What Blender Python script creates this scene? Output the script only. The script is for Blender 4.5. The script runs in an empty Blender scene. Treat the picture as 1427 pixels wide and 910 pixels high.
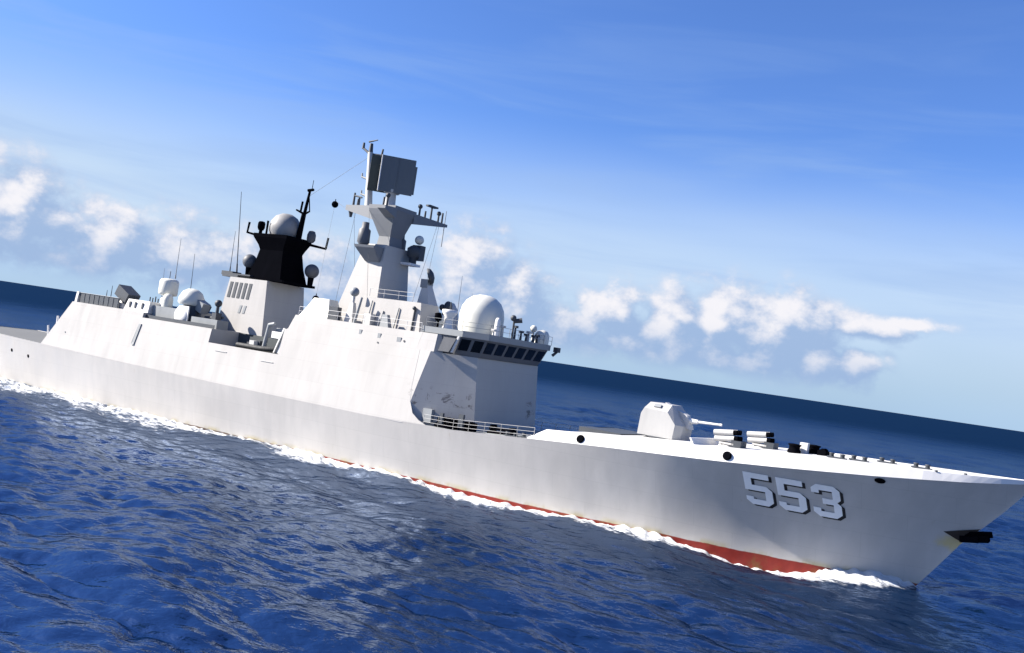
import bpy, bmesh, math, random
import numpy as np
from mathutils import Vector, Matrix
random.seed(7); rng = np.random.default_rng(7)
C = bpy.context.scene.collection
scene = bpy.context.scene
PI = math.pi
R = math.radians

# ------------------------------------------------------------------ camera
CAM_H, F_PX = 13.0, 1300.0
ROLL, TILT = R(8.41), math.atan(40.6/1300)
fw = Vector((0, math.cos(TILT), math.sin(TILT)))
up0 = Vector((0, -math.sin(TILT), math.cos(TILT))); rt0 = Vector((1, 0, 0))
rt = rt0*math.cos(ROLL) + up0*math.sin(ROLL)
up = -rt0*math.sin(ROLL) + up0*math.cos(ROLL)
cd = bpy.data.cameras.new('camera'); cam = bpy.data.objects.new('camera', cd); C.objects.link(cam)
cd.sensor_width = 36; cd.lens = F_PX/1427*36; cd.clip_start = 0.5; cd.clip_end = 120000
M = Matrix((rt, up, -fw)).transposed().to_4x4(); M.translation = Vector((0, 0, CAM_H))
cam.matrix_world = M
scene.camera = cam

# ------------------------------------------------------------------ light
SUN_AZ, SUN_EL = R(175.5), R(32)          # azimuth counted from +X towards +Y
sd = Vector((math.cos(SUN_AZ)*math.cos(SUN_EL), math.sin(SUN_AZ)*math.cos(SUN_EL), math.sin(SUN_EL)))
sl = bpy.data.lights.new('sun', 'SUN'); so = bpy.data.objects.new('sun', sl); C.objects.link(so)
sl.energy = 5.0; sl.angle = R(0.5); sl.color = (1.0, 0.93, 0.85)
so.rotation_euler = sd.to_track_quat('Z', 'Y').to_euler()
scene.view_settings.view_transform = 'Standard'; scene.view_settings.look = 'None'
scene.view_settings.gamma = 1; scene.view_settings.use_curve_mapping = False
scene.view_settings.exposure = 1.55
SKY = 0.05

# ------------------------------------------------------------------ node helper
class NT:
    def __init__(s, tree): s.t = tree; s.n = tree.nodes; s.l = tree.links
    def new(s, typ, **kw):
        n = s.n.new(typ)
        for k, v in kw.items(): setattr(n, k, v)
        return n
    def put(s, sock, v):
        if hasattr(v, 'is_output') or isinstance(v, bpy.types.NodeSocket): s.l.new(v, sock)
        else: sock.default_value = v
    def math(s, op, a, b=0.0, c=None, clamp=False):
        n = s.new('ShaderNodeMath', operation=op, use_clamp=clamp)
        s.put(n.inputs[0], a); s.put(n.inputs[1], b)
        if c is not None: s.put(n.inputs[2], c)
        return n.outputs[0]
    def ramp(s, v, a, b, c=0.0, d=1.0, smooth=True):
        n = s.new('ShaderNodeMapRange', interpolation_type='SMOOTHSTEP' if smooth else 'LINEAR')
        s.put(n.inputs['Value'], v)
        for k, x in zip(('From Min', 'From Max', 'To Min', 'To Max'), (a, b, c, d)): s.put(n.inputs[k], x)
        return n.outputs['Result']
    def mix(s, f, a, b, blend='MIX'):
        n = s.new('ShaderNodeMix', data_type='RGBA', blend_type=blend)
        s.put(n.inputs['Factor'], f)
        for k, v in ((6, a), (7, b)):
            if isinstance(v, tuple): v = (*v[:3], 1)
            s.put(n.inputs[k], v)
        return n.outputs[2]
    def noise(s, vec, scale, detail=4, rough=.55, dist=0.0, out=0):
        n = s.new('ShaderNodeTexNoise'); s.put(n.inputs['Vector'], vec)
        n.inputs['Scale'].default_value = scale; n.inputs['Detail'].default_value = detail
        n.inputs['Roughness'].default_value = rough; n.inputs['Distortion'].default_value = dist
        return n.outputs[out]
    def xyz(s, v):
        n = s.new('ShaderNodeSeparateXYZ'); s.put(n.inputs[0], v); return n.outputs
    def comb(s, x, y, z):
        n = s.new('ShaderNodeCombineXYZ')
        for i, v in enumerate((x, y, z)): s.put(n.inputs[i], v)
        return n.outputs[0]
    def vmath(s, op, a, b):
        n = s.new('ShaderNodeVectorMath', operation=op); s.put(n.inputs[0], a); s.put(n.inputs[1], b); return n.outputs[0]

# ------------------------------------------------------------------ sky with cumulus on the horizon
W = bpy.data.worlds.new('World'); scene.world = W; W.use_nodes = True
w = NT(W.node_tree); w.n.clear()
out = w.new('ShaderNodeOutputWorld'); bg = w.new('ShaderNodeBackground')
sky = w.new('ShaderNodeTexSky', sky_type='NISHITA', sun_disc=False)
sky.sun_elevation = SUN_EL; sky.sun_rotation = PI/2 - SUN_AZ
sky.altitude = 10; sky.air_density = 1.0; sky.dust_density = 0.6; sky.ozone_density = 2.0
blue_sky = w.mix(1.0, sky.outputs[0], (.57, .81, 1.34), 'MULTIPLY')
glow = w.new('ShaderNodeRGBToBW'); w.l.new(sky.outputs[0], glow.inputs[0])
deep_sky = w.mix(w.ramp(glow.outputs[0], 3.0, 8.0), blue_sky, w.mix(1.0, sky.outputs[0], (.36, .36, .35), 'MULTIPLY'))   # whiter around the sun
# direction -> (azimuth, elevation) in degrees
tc = w.new('ShaderNodeTexCoord')
dx, dy, dz = w.xyz(tc.outputs['Generated'])
az = w.math('MULTIPLY', w.math('ARCTAN2', dx, dy), 180/PI)
el = w.math('MULTIPLY', w.math('ARCSINE', dz), 180/PI)
P = w.comb(az, el, 0.0)
# cloud density node group: hand placed cloud bodies + billows
g = bpy.data.node_groups.new('cloud_density', 'ShaderNodeTree')
g.interface.new_socket('Vector', in_out='INPUT', socket_type='NodeSocketVector')
g.interface.new_socket('Density', in_out='OUTPUT', socket_type='NodeSocketFloat')
gn = NT(g); gi = gn.new('NodeGroupInput'); go = gn.new('NodeGroupOutput')
gv = gi.outputs[0]
gx, gy, gz = gn.xyz(gv)
BLOBS = [  # azimuth, elevation, half width, half height, weight
    (-28.8, 3.5, 3.0, 1.9, 1.0), (-25.4, 2.3, 3.4, 1.7, .88), (-22.8, 2.9, 2.6, 1.6, .9), (-19.4, 2.6, 3.2, 1.7, .88), (-15.5, 2.2, 3.8, 1.8, .85),
    (-10.5, 2.2, 4.2, 2.0, .8), (-6.0, 2.2, 3.2, 1.9, .8),
    (-2.8, 3.9, 2.1, 2.1, 1.08), (-.6, 2.8, 2.8, 2.0, 1.0), (2.2, 1.8, 2.8, 1.6, .85), (5.6, 3.2, 2.0, 1.4, .85), (4.8, 1.8, 3.6, 1.3, .78), (8.2, 1.9, 2.6, 1.6, .85),
    (10.0, 2.7, 2.4, 1.9, 1.0), (12.6, 3.2, 2.3, 1.9, 1.05), (15.4, 3.0, 2.5, 2.0, 1.1), (17.6, 3.6, 2.6, 1.1, 1.0), (20.4, 4.0, 2.8, .55, .95), (23.2, 4.5, 2.0, .32, .8), (17.8, 2.0, 2.6, 1.2, .9),
    (20.4, 2.1, 1.5, 1.0, .88), (13.0, 1.5, 7.0, .9, .8), (-36, 3.8, 5, 2.4, 1), (-44, 3.0, 5, 2.0, .9), (36, 2.4, 3.4, 1.2, .8), (47, 3.2, 5, 1.8, .9),
]
acc = None
for (a, e, hw, hh, wt) in BLOBS:
    u = gn.math('DIVIDE', gn.math('SUBTRACT', gx, a), hw)
    v = gn.math('DIVIDE', gn.math('SUBTRACT', gy, e*1.12), hh*1.3)
    r2 = gn.math('ADD', gn.math('MULTIPLY', u, u), gn.math('MULTIPLY', v, v))
    b = gn.math('MULTIPLY', gn.math('EXPONENT', gn.math('MULTIPLY', r2, -0.72)), wt*1.08)
    acc = b if acc is None else gn.math('MAXIMUM', acc, b)
pv = gn.vmath('MULTIPLY', gv, (1.0, 1.25, 1.0))
n1 = gn.noise(pv, 0.36, 3, .5, .2); n2 = gn.noise(pv, .52, 6, .56, .25)
vo = gn.new('ShaderNodeTexVoronoi', feature='SMOOTH_F1'); vo.inputs['Scale'].default_value = 0.62; vo.inputs['Smoothness'].default_value = .5
wv = gn.vmath('ADD', pv, gn.vmath('MULTIPLY', gn.noise(pv, 1.6, 3, .5, 0, out=1), (0.9, 0.9, 0)))
gn.put(vo.inputs['Vector'], wv)
bil = gn.math('SUBTRACT', 0.55, vo.outputs['Distance'])
d = gn.math('ADD', gn.math('MULTIPLY', gn.math('SUBTRACT', n1, .5), .75), gn.math('MULTIPLY', gn.math('SUBTRACT', n2, .5), 1.0))
d = gn.math('ADD', d, gn.math('MULTIPLY', bil, .50))
d = gn.math('ADD', d, gn.math('MULTIPLY', gn.math('SUBTRACT', gn.noise(pv, 2.4, 4, .6, .2), .5), .30))
d = gn.math('ADD', acc, gn.math('MULTIPLY', d, gn.ramp(acc, .04, .40)))
gn.put(go.inputs[0], d)
def dens(vec):
    n = w.new('ShaderNodeGroup'); n.node_tree = g; w.put(n.inputs[0], vec); return n.outputs[0]
d0 = dens(P)
d1 = dens(w.vmath('ADD', P, (-0.9, 0.8, 0)))
alpha = w.ramp(d0, 0.15, 0.74)
shade = w.math('MULTIPLY', w.math('SUBTRACT', d0, d1), 1.7)
lit = w.ramp(shade, -0.35, 1.05)
lowf = w.ramp(el, 1.0, 4.0)                                  # bases are greyer than tops
lit = w.math('MULTIPLY', lit, w.math('MULTIPLY_ADD', lowf, .6, .4))
ccol = w.mix(lit, (2.35, 3.3, 5.05), (6.6, 6.4, 6.6))
# thin high veil and horizon haze
veil = w.noise(w.vmath('MULTIPLY', P, (0.05, 0.42, 1)), 1.0, 5, .55, .6)
veil2 = w.noise(w.vmath('MULTIPLY', P, (0.03, 0.10, 1)), 1.0, 3, .5, .2)
va = w.math('MULTIPLY', w.ramp(veil, .42, .75), w.ramp(el, 3.0, 6.5))
va = w.math('MULTIPLY', va, w.ramp(el, 24.0, 8.0, .06, .5))
hz = w.math('MULTIPLY', w.ramp(el, 15.0, 5.0), w.ramp(veil2, .25, .7, .62, 1.0))
base = w.mix(hz, deep_sky, w.mix(w.ramp(el, 0, 4.5), (3.2, 4.5, 6.1), (4.3, 5.3, 6.5)))
base = w.mix(va, base, (2.4, 3.6, 5.9))
alpha = w.math('MULTIPLY', alpha, w.ramp(el, 0.15, 1.5))
col = w.mix(w.math('MULTIPLY', alpha, .9), base, ccol)
w.l.new(col, bg.inputs[0]); bg.inputs[1].default_value = SKY
w.l.new(bg.outputs[0], out.inputs[0])
W.cycles.sampling_method = 'MANUAL'; W.cycles.sample_map_resolution = 256

# ------------------------------------------------------------------ materials
def material(name, col, rough=.55, metal=0, var=.12, scale=1.2, streak=True, spec=.35):
    m = bpy.data.materials.new(name); m.use_nodes = True; t = NT(m.node_tree)
    b = t.n['Principled BSDF']; b.inputs['Roughness'].default_value = rough; b.inputs['Metallic'].default_value = metal
    b.inputs['Specular IOR Level'].default_value = spec
    o = t.new('ShaderNodeTexCoord').outputs['Object']
    v = t.vmath('MULTIPLY', o, (1, 1, .18 if streak else 1))
    n = t.noise(v, scale, 6, .6); n2 = t.noise(o, .22, 3, .5)
    f = t.math('ADD', t.math('MULTIPLY', n, .6), t.math('MULTIPLY', n2, .4))
    c = t.mix(t.ramp(f, .3, .7, smooth=False), tuple(x*(1-var) for x in col), tuple(min(1, x*(1+var*.5)) for x in col))
    t.l.new(c, b.inputs['Base Color'])
    t.l.new(t.ramp(n, .2, .8, rough-.08, rough+.1), b.inputs['Roughness'])
    return m
MAT = dict(
    paint=material('light_grey_paint', (.46, .455, .44), .5, var=.10),
    white=material('white_paint', (.66, .65, .63), .45, var=.08),
    dome=material('radome_gelcoat', (.55, .55, .50), .5, var=.06),
    grey=material('mid_grey_paint', (.22, .235, .245), .55),
    dark=material('dark_grey_paint', (.045, .052, .062), .55),
    bayshade=material('bay_grey_with_shade', (.045, .055, .06), .6),  # near-black: the shade inside the boat bay is put into the wall colour
    sootdome=material('sooted_dome', (.27, .27, .265), .55, var=.35),
    radarface=material('radar_face', (.125, .135, .14), .6),
    mastshade=material('mast_grey_with_shade', (.15, .16, .175), .6),  # mast grey darkened; shade on the flared head and sponsons is in the colour
    bridgegrey=material('bridge_grey_paint', (.105, .11, .12), .6),
    gunpaint=material('gun_shield_paint', (.36, .36, .355), .55, var=.14),
    soot=material('sooted_gelcoat', (.10, .105, .115), .55, var=.3),
    black=material('black_paint', (.0032, .0034, .0048), .92, var=.25, spec=0.0),
    glass=material('bridge_glass', (.004, .006, .008), .2, var=.05, spec=.25),
    deck=material('deck_coating', (.24, .255, .255), .8, streak=False),
    foredeck=material('foredeck_coating', (.46, .465, .46), .8, streak=False),
    flight=material('flight_deck_coating', (.11, .115, .115), .85, streak=False),
    steel=material('steel', (.33, .34, .35), .45, .6),
    antenna=material('antenna_lattice', (.045, .055, .05), .7),
    rubber=material('rubber', (.022, .025, .028), .7),
    number=material('number_white', (.84, .83, .80), .5, var=.12),
    shadow=material('number_black', (.012, .012, .014), .5),
    rust=material('rusty_steel', (.035, .026, .02), .8),
)

def stained(name, hull=False):
    m = bpy.data.materials.new(name); m.use_nodes = True; t = NT(m.node_tree)
    b = t.n['Principled BSDF']; b.inputs['Specular IOR Level'].default_value = .35
    o = t.new('ShaderNodeTexCoord').outputs['Object']; x, y, z = t.xyz(o)
    v = t.vmath('MULTIPLY', o, (1, 1, .12))
    n = t.noise(v, .9, 6, .6); nb = t.noise(o, .12, 4, .55)
    f = t.math('ADD', t.math('MULTIPLY', n, .45), t.math('MULTIPLY', nb, .55))
    c = t.mix(t.ramp(f, .35, .65), (.41, .392, .365), (.47, .45, .42)) if hull else t.mix(t.ramp(f, .35, .65), (.335, .327, .314), (.375, .367, .354))
    # plating panels: faint seams
    br = t.new('ShaderNodeTexBrick'); br.inputs['Scale'].default_value = 1; br.inputs['Mortar Size'].default_value = .012
    br.inputs['Brick Width'].default_value = 6.0; br.inputs['Row Height'].default_value = 1.9; br.inputs['Mortar Smooth'].default_value = .5
    br.inputs['Color1'].default_value = (1, 1, 1, 1); br.inputs['Color2'].default_value = (.965, .965, .97, 1); br.inputs['Mortar'].default_value = (.82, .82, .82, 1)
    t.put(br.inputs['Vector'], t.comb(x, z, 0.0))
    c = t.mix(1.0, c, br.outputs['Color'], 'MULTIPLY')
    # rust runs
    rn = t.noise(t.vmath('MULTIPLY', o, (2.2, 2.2, .10)), 1.0, 5, .65)
    c = t.mix(t.ramp(rn, .64, .82, 0, .36), c, (.30, .22, .14))
    if hull:
        wob = t.noise(o, .5, 5, .65)
        line = t.math('ADD', t.ramp(x, -45.0, 5.0, .12, .55), t.ramp(x, 25.0, 40.0, 0, .10))
        zz = t.math('SUBTRACT', z, t.math('ADD', line, t.math('MULTIPLY', t.math('SUBTRACT', wob, .5), .22)))
        olive = t.math('MULTIPLY', t.ramp(zz, .55, .0), t.ramp(t.noise(t.vmath('MULTIPLY', o, (1, 1, .5)), .45, 4, .6), .42, .62))
        c = t.mix(t.math('MULTIPLY', olive, .6), c, (.33, .27, .10))
        redc = t.mix(t.noise(o, 1.6, 5, .65), (.12, .010, .007), (.27, .024, .013))
        redc = t.mix(t.ramp(wob, .5, .72), redc, (.13, .075, .02))
        redc = t.mix(t.ramp(x, -8.0, 8.0, .85, 0), redc, (.075, .062, .035))
        c = t.mix(t.ramp(zz, .05, -.03), c, redc)
        # rust and yellow stain below the stem anchor
        ax = t.math('DIVIDE', t.math('SUBTRACT', x, 60.2), 1.5); aza = t.math('DIVIDE', t.math('SUBTRACT', z, 4.2), .75)
        rr = t.math('ADD', t.math('MULTIPLY', ax, ax), t.math('MULTIPLY', aza, aza))
        rr = t.math('ADD', rr, t.math('MULTIPLY', t.math('SUBTRACT', t.noise(o, 1.2, 5, .6), .5), 1.8))
        c = t.mix(t.ramp(rr, 1.1, -.2, 0, .8), c, (.50, .40, .16))
    else:
        # scorched, flaking patches low on the bridge front
        pn = t.noise(t.vmath('MULTIPLY', o, (1, 1, 1.4)), .8, 6, .68, .8)
        band = t.math('MULTIPLY', t.ramp(z, 6.6, 7.4), t.ramp(z, 9.4, 8.2))
        band = t.math('MULTIPLY', band, t.math('MULTIPLY', t.ramp(x, 13.5, 14.6), t.math('ADD', t.ramp(y, -4.9, -5.3), t.ramp(y, 3.6, 4.4))))
        c = t.mix(t.math('MULTIPLY', t.ramp(pn, .535, .63), t.math('MULTIPLY', band, .85)), c, (.085, .075, .075))
    t.l.new(c, b.inputs['Base Color'])
    t.l.new(t.ramp(n, .2, .8, .42, .62), b.inputs['Roughness'])
    bp_ = t.new('ShaderNodeBump'); bp_.inputs['Strength'].default_value = .10; bp_.inputs['Distance'].default_value = .12
    t.l.new(t.noise(t.vmath('MULTIPLY', o, (1, 1, .6)), .55, 3, .5), bp_.inputs['Height']); t.l.new(bp_.outputs[0], b.inputs['Normal'])
    return m
MAT['hull'] = stained('hull_paint', True)
MAT['side'] = stained('superstructure_paint')

# ------------------------------------------------------------------ mesh builder
class MB:
    def __init__(s): s.v = []; s.f = []; s.sm = []
    def add(s, vs, fs, smooth=False):
        o = len(s.v); s.v += [tuple(p) for p in vs]
        for f in fs: s.f.append(tuple(i+o for i in f)); s.sm.append(smooth)
        return s
    def loft(s, rings, cap=True, smooth=False):      # rings: equal-length lists of 3D points
        n = len(rings[0]); vs = [p for r in rings for p in r]; fs = []
        for k in range(len(rings)-1):
            for i in range(n):
                j = (i+1) % n; fs.append((k*n+i, k*n+j, (k+1)*n+j, (k+1)*n+i))
        s.add(vs, fs, smooth)
        if cap:
            s.add(rings[0], [tuple(range(n))[::-1]]); s.add(rings[-1], [tuple(range(n))])
        return s
    def frust(s, a, b):    # a, b = (x0,x1,y0,y1,z)
        q = lambda t: [(t[0], t[2], t[4]), (t[1], t[2], t[4]), (t[1], t[3], t[4]), (t[0], t[3], t[4])]
        return s.loft([q(a), q(b)])
    def box(s, x0, x1, y0, y1, z0, z1): return s.frust((x0, x1, y0, y1, z0), (x0, x1, y0, y1, z1))
    def obox(s, c, ax, ay, az):       # oriented box: centre, half axes
        c = Vector(c); ax, ay, az = Vector(ax), Vector(ay), Vector(az)
        r = lambda k: [c-ax-ay+az*k, c+ax-ay+az*k, c+ax+ay+az*k, c-ax+ay+az*k]
        return s.loft([r(-1), r(1)])
    def prism(s, poly, y0, y1):       # polygon in (x,z) extruded along y
        return s.loft([[(p[0], y0, p[1]) for p in poly], [(p[0], y1, p[1]) for p in poly]])
    def slab(s, poly, z0, z1):        # polygon in (x,y)
        return s.loft([[(p[0], p[1], z0) for p in poly], [(p[0], p[1], z1) for p in poly]])
    def tube(s, p, q, r0, r1=None, n=10):
        r1 = r0 if r1 is None else r1
        p, q = Vector(p), Vector(q); d = (q-p).normalized()
        a = d.orthogonal().normalized(); b = d.cross(a)
        ring = lambda c, r: [c+(a*math.cos(2*PI*i/n)+b*math.sin(2*PI*i/n))*r for i in range(n)]
        return s.loft([ring(p, r0), ring(q, r1)], smooth=True)
    def path(s, pts, r, n=6):
        for a, b in zip(pts[:-1], pts[1:]): s.tube(a, b, r, r, n)
        return s
    def lathe(s, c, prof, n=28, axis=None):       # prof: (radius, height)
        c = Vector(c); ax = Vector(axis).normalized() if axis else Vector((0, 0, 1))
        a = ax.orthogonal().normalized(); b = ax.cross(a)
        rings = [[c+ax*h+(a*math.cos(2*PI*i/n)+b*math.sin(2*PI*i/n))*max(r, 1e-4) for i in range(n)] for r, h in prof]
        return s.loft(rings, smooth=True)
    def sphere(s, c, r, n=20, zs=1.0):
        return s.lathe(c, [(r*math.cos(t), r*zs*math.sin(t)) for t in np.linspace(-PI/2, PI/2, n//2+2)], n)
    def build(s, name, mat, parent=None):
        me = bpy.data.meshes.new(name); me.from_pydata([tuple(v) for v in s.v], [], s.f); me.update()
        bm = bmesh.new(); bm.from_mesh(me)
        bm.faces.ensure_lookup_table()
        for f, k in zip(bm.faces, s.sm): f.smooth = k
        bmesh.ops.recalc_face_normals(bm, faces=bm.faces)
        bm.to_mesh(me); bm.free()
        o = bpy.data.objects.new(name, me); C.objects.link(o)
        me.materials.append(MAT[mat] if isinstance(mat, str) else mat)
        if parent: o.parent = parent
        return o
def tag(o, label=None, cat=None, group=None, kind=None):
    if label: o['label'] = label
    if cat: o['category'] = cat
    if group: o['group'] = group
    if kind: o['kind'] = kind
    return o
def dup(o, parent, dxyz=(0, 0, 0)):       # a part and its sub-parts, moved
    c = o.copy(); C.objects.link(c); c.parent = parent; c.location = Vector(o.location)+Vector(dxyz)
    for ch in [k for k in o.children]:
        d_ = ch.copy(); C.objects.link(d_); d_.parent = c
    return c

# ------------------------------------------------------------------ the ship (local: X forward, Y port, Z up from the waterline)
YAW = R(-32.0); SHIP = Vector((-16.56, 100.4, 0))
ship = bpy.data.objects.new('frigate', None); C.objects.link(ship)
ship.location = SHIP; ship.rotation_euler = (0, 0, YAW)
tag(ship, 'pale grey frigate numbered 553 with a black funnel mast, steaming to the right', 'warship')

def pl(xs, ys): 
    xs, ys = np.array(xs, float), np.array(ys, float); i = np.argsort(xs); xs, ys = xs[i], ys[i]
    def f(x):   # smooth monotone-ish interpolation
        return np.interp(x, xs, ys)
    return f
XS = [-69.5, -60, -43, -30, -10, 10, 20, 28, 35, 40, 44, 48.5, 52, 55, 58, 60.5, 62.5, 64, 64.6]
yk = pl(XS, [7.0, 7.5, 8, 8.05, 8.05, 8.05, 8.05, 8.0, 7.85, 7.6, 7.25, 6.65, 5.9, 5.05, 3.95, 2.75, 1.6, .55, .02])
zk = pl(XS, [6.3, 6.2, 5.95, 5.75, 5.55, 5.5, 5.75, 6.35, 6.85, 7.15, 7.4, 7.75, 8.05, 8.3, 8.6, 8.85, 9.1, 9.3, 9.4])
yw = pl([-69.5, -55, -30, 10, 25, 32, 39, 45, 49.5, 52, 54.3, 56.2, 57.5, 65], [5.6, 6.5, 6.9, 6.8, 6.45, 6.0, 5.1, 4.0, 2.9, 2.2, 1.35, .6, .02, .02])
pw = pl([-69, 0, 20, 35, 45, 52, 58, 64.6], [1.0, 1.0, 1.1, 1.3, 1.55, 1.7, 1.6, 1.2])
stem = pl([55.9, 57.5, 59, 60.5, 62.0, 62.8, 63.4, 64.0, 64.6], [-2.3, 0, 2.1, 4.3, 5.95, 6.9, 7.65, 8.45, 9.35])
def hull_y(x, z):
    z0 = stem(x) if x > 57.5 else 0.0
    if z < z0: return yw(x)*(1+.10*(z-z0)/2.0)
    s = min(1.0, max(0, (z-z0)/max(.05, zk(x)-z0)))
    return yw(x)+(yk(x)-yw(x))*s**pw(x)
mb = MB()
xs = np.concatenate([np.linspace(-69.5, 20, 46), np.linspace(21, 50, 42), np.linspace(50.5, 64.6, 48)])
NZ = 22
grid = []
for x in xs:
    z0 = max(stem(x), -2.3) if x > 55.9 else -2.3
    row = []
    for k in range(NZ+1):
        z = z0+(zk(x)-z0)*k/NZ
        row.append((x, -hull_y(x, z), z))
    grid.append(row)
n = NZ+1
for sgn in (1, -1):
    vs = [(p[0], p[1]*sgn, p[2]) for r in grid for p in r]
    fs = [(i*n+k, (i+1)*n+k, (i+1)*n+k+1, i*n+k+1) for i in range(len(xs)-1) for k in range(NZ)]
    mb.add(vs, fs, True)
mb.add([(p[0], p[1], p[2]) for p in grid[0]]+[(p[0], -p[1], p[2]) for p in grid[0]], [tuple(range(n))+tuple(range(2*n-1, n-1, -1))])
hull = mb.build('hull', 'hull', ship)

# weather decks
bh = lambda x: float(np.interp(x, [29, 39, 50, 60, 64.6], [.9, 1.02, 1.0, .55, .25]))
def deck(name, x0, x1, mat, dz=-.06, m=30, inset=.04):
    dz = dz if callable(dz) else (lambda x, v=dz: v)
    X = np.linspace(x0, x1, m); b = MB()
    vs = []
    for x in X: vs += [(x, -(yk(x)-inset), zk(x)+dz(x)), (x, yk(x)-inset, zk(x)+dz(x))]
    b.add(vs, [(2*i, 2*i+2, 2*i+3, 2*i+1) for i in range(m-1)])
    return b.build(name, mat, ship)
deck('side_deck', 13, 29.4, 'deck', m=20)
zd = lambda x: zk(x)+float(np.interp(x, [29, 30.5, 39, 50, 60, 64.6], [0, .86, .97, .96, .53, .24]))
deck('foredeck', 29.35, 64.2, 'foredeck', dz=lambda x: zd(x)-zk(x), m=60, inset=.36)
fd = deck('flight_deck', -69.4, -42, 'flight')
b = MB(); b.box(-69, -43.5, -.12, .12, zk(-55)-.02, zk(-55)+.01)

# bulwark round the bow
def bulwark(sgn):
    b = MB(); X = [27.6]+list(np.linspace(29.2, 64.4, 60))
    T = []
    for i, x in enumerate(X):
        h = 0.05 if i == 0 else bh(x)
        inn = .34*h*min(1, (65-x)/6)
        T.append((x, h, inn))
    th = .12
    o0 = [(x, -sgn*(yk(x)), zk(x)) for x, h, i_ in T]; o1 = [(x, -sgn*max(.01, yk(x)-i_), zk(x)+h) for x, h, i_ in T]
    i1 = [(x, -sgn*max(.005, yk(x)-i_-th), zk(x)+h) for x, h, i_ in T]; i0 = [(x, -sgn*max(.005, yk(x)-th-.02), zk(x)-.1) for x, h, i_ in T]
    nn = len(T); vs = o0+o1+i1+i0; fs = []
    for a in range(3):
        fs += [(a*nn+k, a*nn+k+1, (a+1)*nn+k+1, (a+1)*nn+k) for k in range(nn-1)]
    fs += [(0, nn, 2*nn, 3*nn)]
    b.add(vs, fs); o = b.build('bulwark', 'white', ship)
    return o
bul = bulwark(1); bulp = bulwark(-1)
def fairlead(x, parent, zoff=.45, sgn=1):
    y = yk(x)-.17
    b = MB(); b.lathe((x, -sgn*y, zk(x)+zoff), [(.20, -.08), (.33, -.08), (.36, .02), (.33, .12), (.20, .12)], 16, axis=(0, -sgn, .3))
    o = b.build('fairlead', 'black', parent)
    b = MB(); b.lathe((x, -sgn*y, zk(x)+zoff), [(.13, .0), (.13, .11)], 14, axis=(0, -sgn, .3)); b.build('fairlead_opening', 'paint', parent)
fairlead(32.5, bul, .42); fairlead(44.6, bul, .45); fairlead(32.5, bulp, .42, -1); fairlead(44.6, bulp, .45, -1)
# dark hawse plate on the bow, scuttles aft
def hull_patch(x, z, r, name, mat, rx=None, off=.02, m=14, ir=.0):
    rx = rx or r
    ring = [(x+rx*math.cos(t), z+r*math.sin(t)) for t in np.linspace(0, 2*PI, m, endpoint=False)]
    b = MB(); outp = [(px, -hull_y(px, pz)-off, pz) for px, pz in ring]; inp = [(px, -hull_y(px, pz)+.1, pz) for px, pz in ring]
    b.loft([inp, outp]); return b.build(name, mat, hull)
hull_patch(55.2, 8.0, .20, 'hawse_hole', 'black', .36, off=.05)
hull_patch(-50.8, 4.3, .22, 'scuttle', 'black'); hull_patch(-46.9, 4.0, .22, 'scuttle', 'black')


# hull number: strokes drawn in a 1 x 1.6 frame, laid on the plating
def digit(kind):
    t = .27; W_, H_ = 1.0, 1.55; c = .2
    if kind == '5':
        return [(0, H_), (W_*.94, H_), (W_*.94, H_-t), (t, H_-t), (t, H_*.62), (W_-c, H_*.62), (W_, H_*.62-c), (W_, c), (W_-c, 0), (c, 0), (0, c), (0, .38), (t, .38), (t, t), (W_-t, t), (W_-t, H_*.62-t), (0, H_*.62-t)]
    return [(c, H_), (W_-c, H_), (W_, H_-c), (W_, H_*.5+.14), (W_-.13, H_*.5), (W_, H_*.5-.14), (W_, c), (W_-c, 0), (c, 0), (0, c), (0, .42), (t, .42), (t, t), (W_-t, t), (W_-t, H_*.5-t*.5), (.36, H_*.5-t*.5), (.36, H_*.5+t*.5), (W_-t, H_*.5+t*.5), (W_-t, H_-t), (t, H_-t), (t, H_-.42), (0, H_-.42), (0, H_-c)]
def place_digit(kind, x0, z0, wd, ht, off, mat, name, dx=0, dz=0):
    poly = digit(kind)
    bm = bmesh.new()
    vs = [bm.verts.new((p[0], p[1], 0)) for p in poly]
    f = bm.faces.new(vs); bmesh.ops.triangulate(bm, faces=[f], ngon_method='EAR_CLIP')
    for _ in range(3): bmesh.ops.subdivide_edges(bm, edges=[e for e in bm.edges if e.calc_length() > .10], cuts=1, use_grid_fill=False); bmesh.ops.triangulate(bm, faces=bm.faces)
    r = bmesh.ops.extrude_face_region(bm, geom=list(bm.faces))
    top = {v for v in r['geom'] if isinstance(v, bmesh.types.BMVert)}
    for v in bm.verts:
        lx, lz = v.co.x, v.co.y
        x = x0+lx*wd-(lz/1.55)*.30+dx; z = z0+lz/1.55*ht+dz
        v.co = (x, -hull_y(x, z)-(off if v in top else off-.03), z)
    bmesh.ops.recalc_face_normals(bm, faces=bm.faces)
    me = bpy.data.meshes.new(name); bm.to_mesh(me); bm.free(); me.materials.append(MAT[mat])
    o = bpy.data.objects.new(name, me); C.objects.link(o); o.parent = hull; return o
for k, (ch, x0) in enumerate((('5', 46.1), ('5', 48.45), ('3', 50.85))):
    z0 = 4.55
    place_digit(ch, x0, z0, 1.95, 2.42, .035, 'shadow', 'hull_number_shadow', dx=.22, dz=-.10)
    place_digit(ch, x0, z0, 1.95, 2.42, .055, 'number', 'hull_number')

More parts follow.
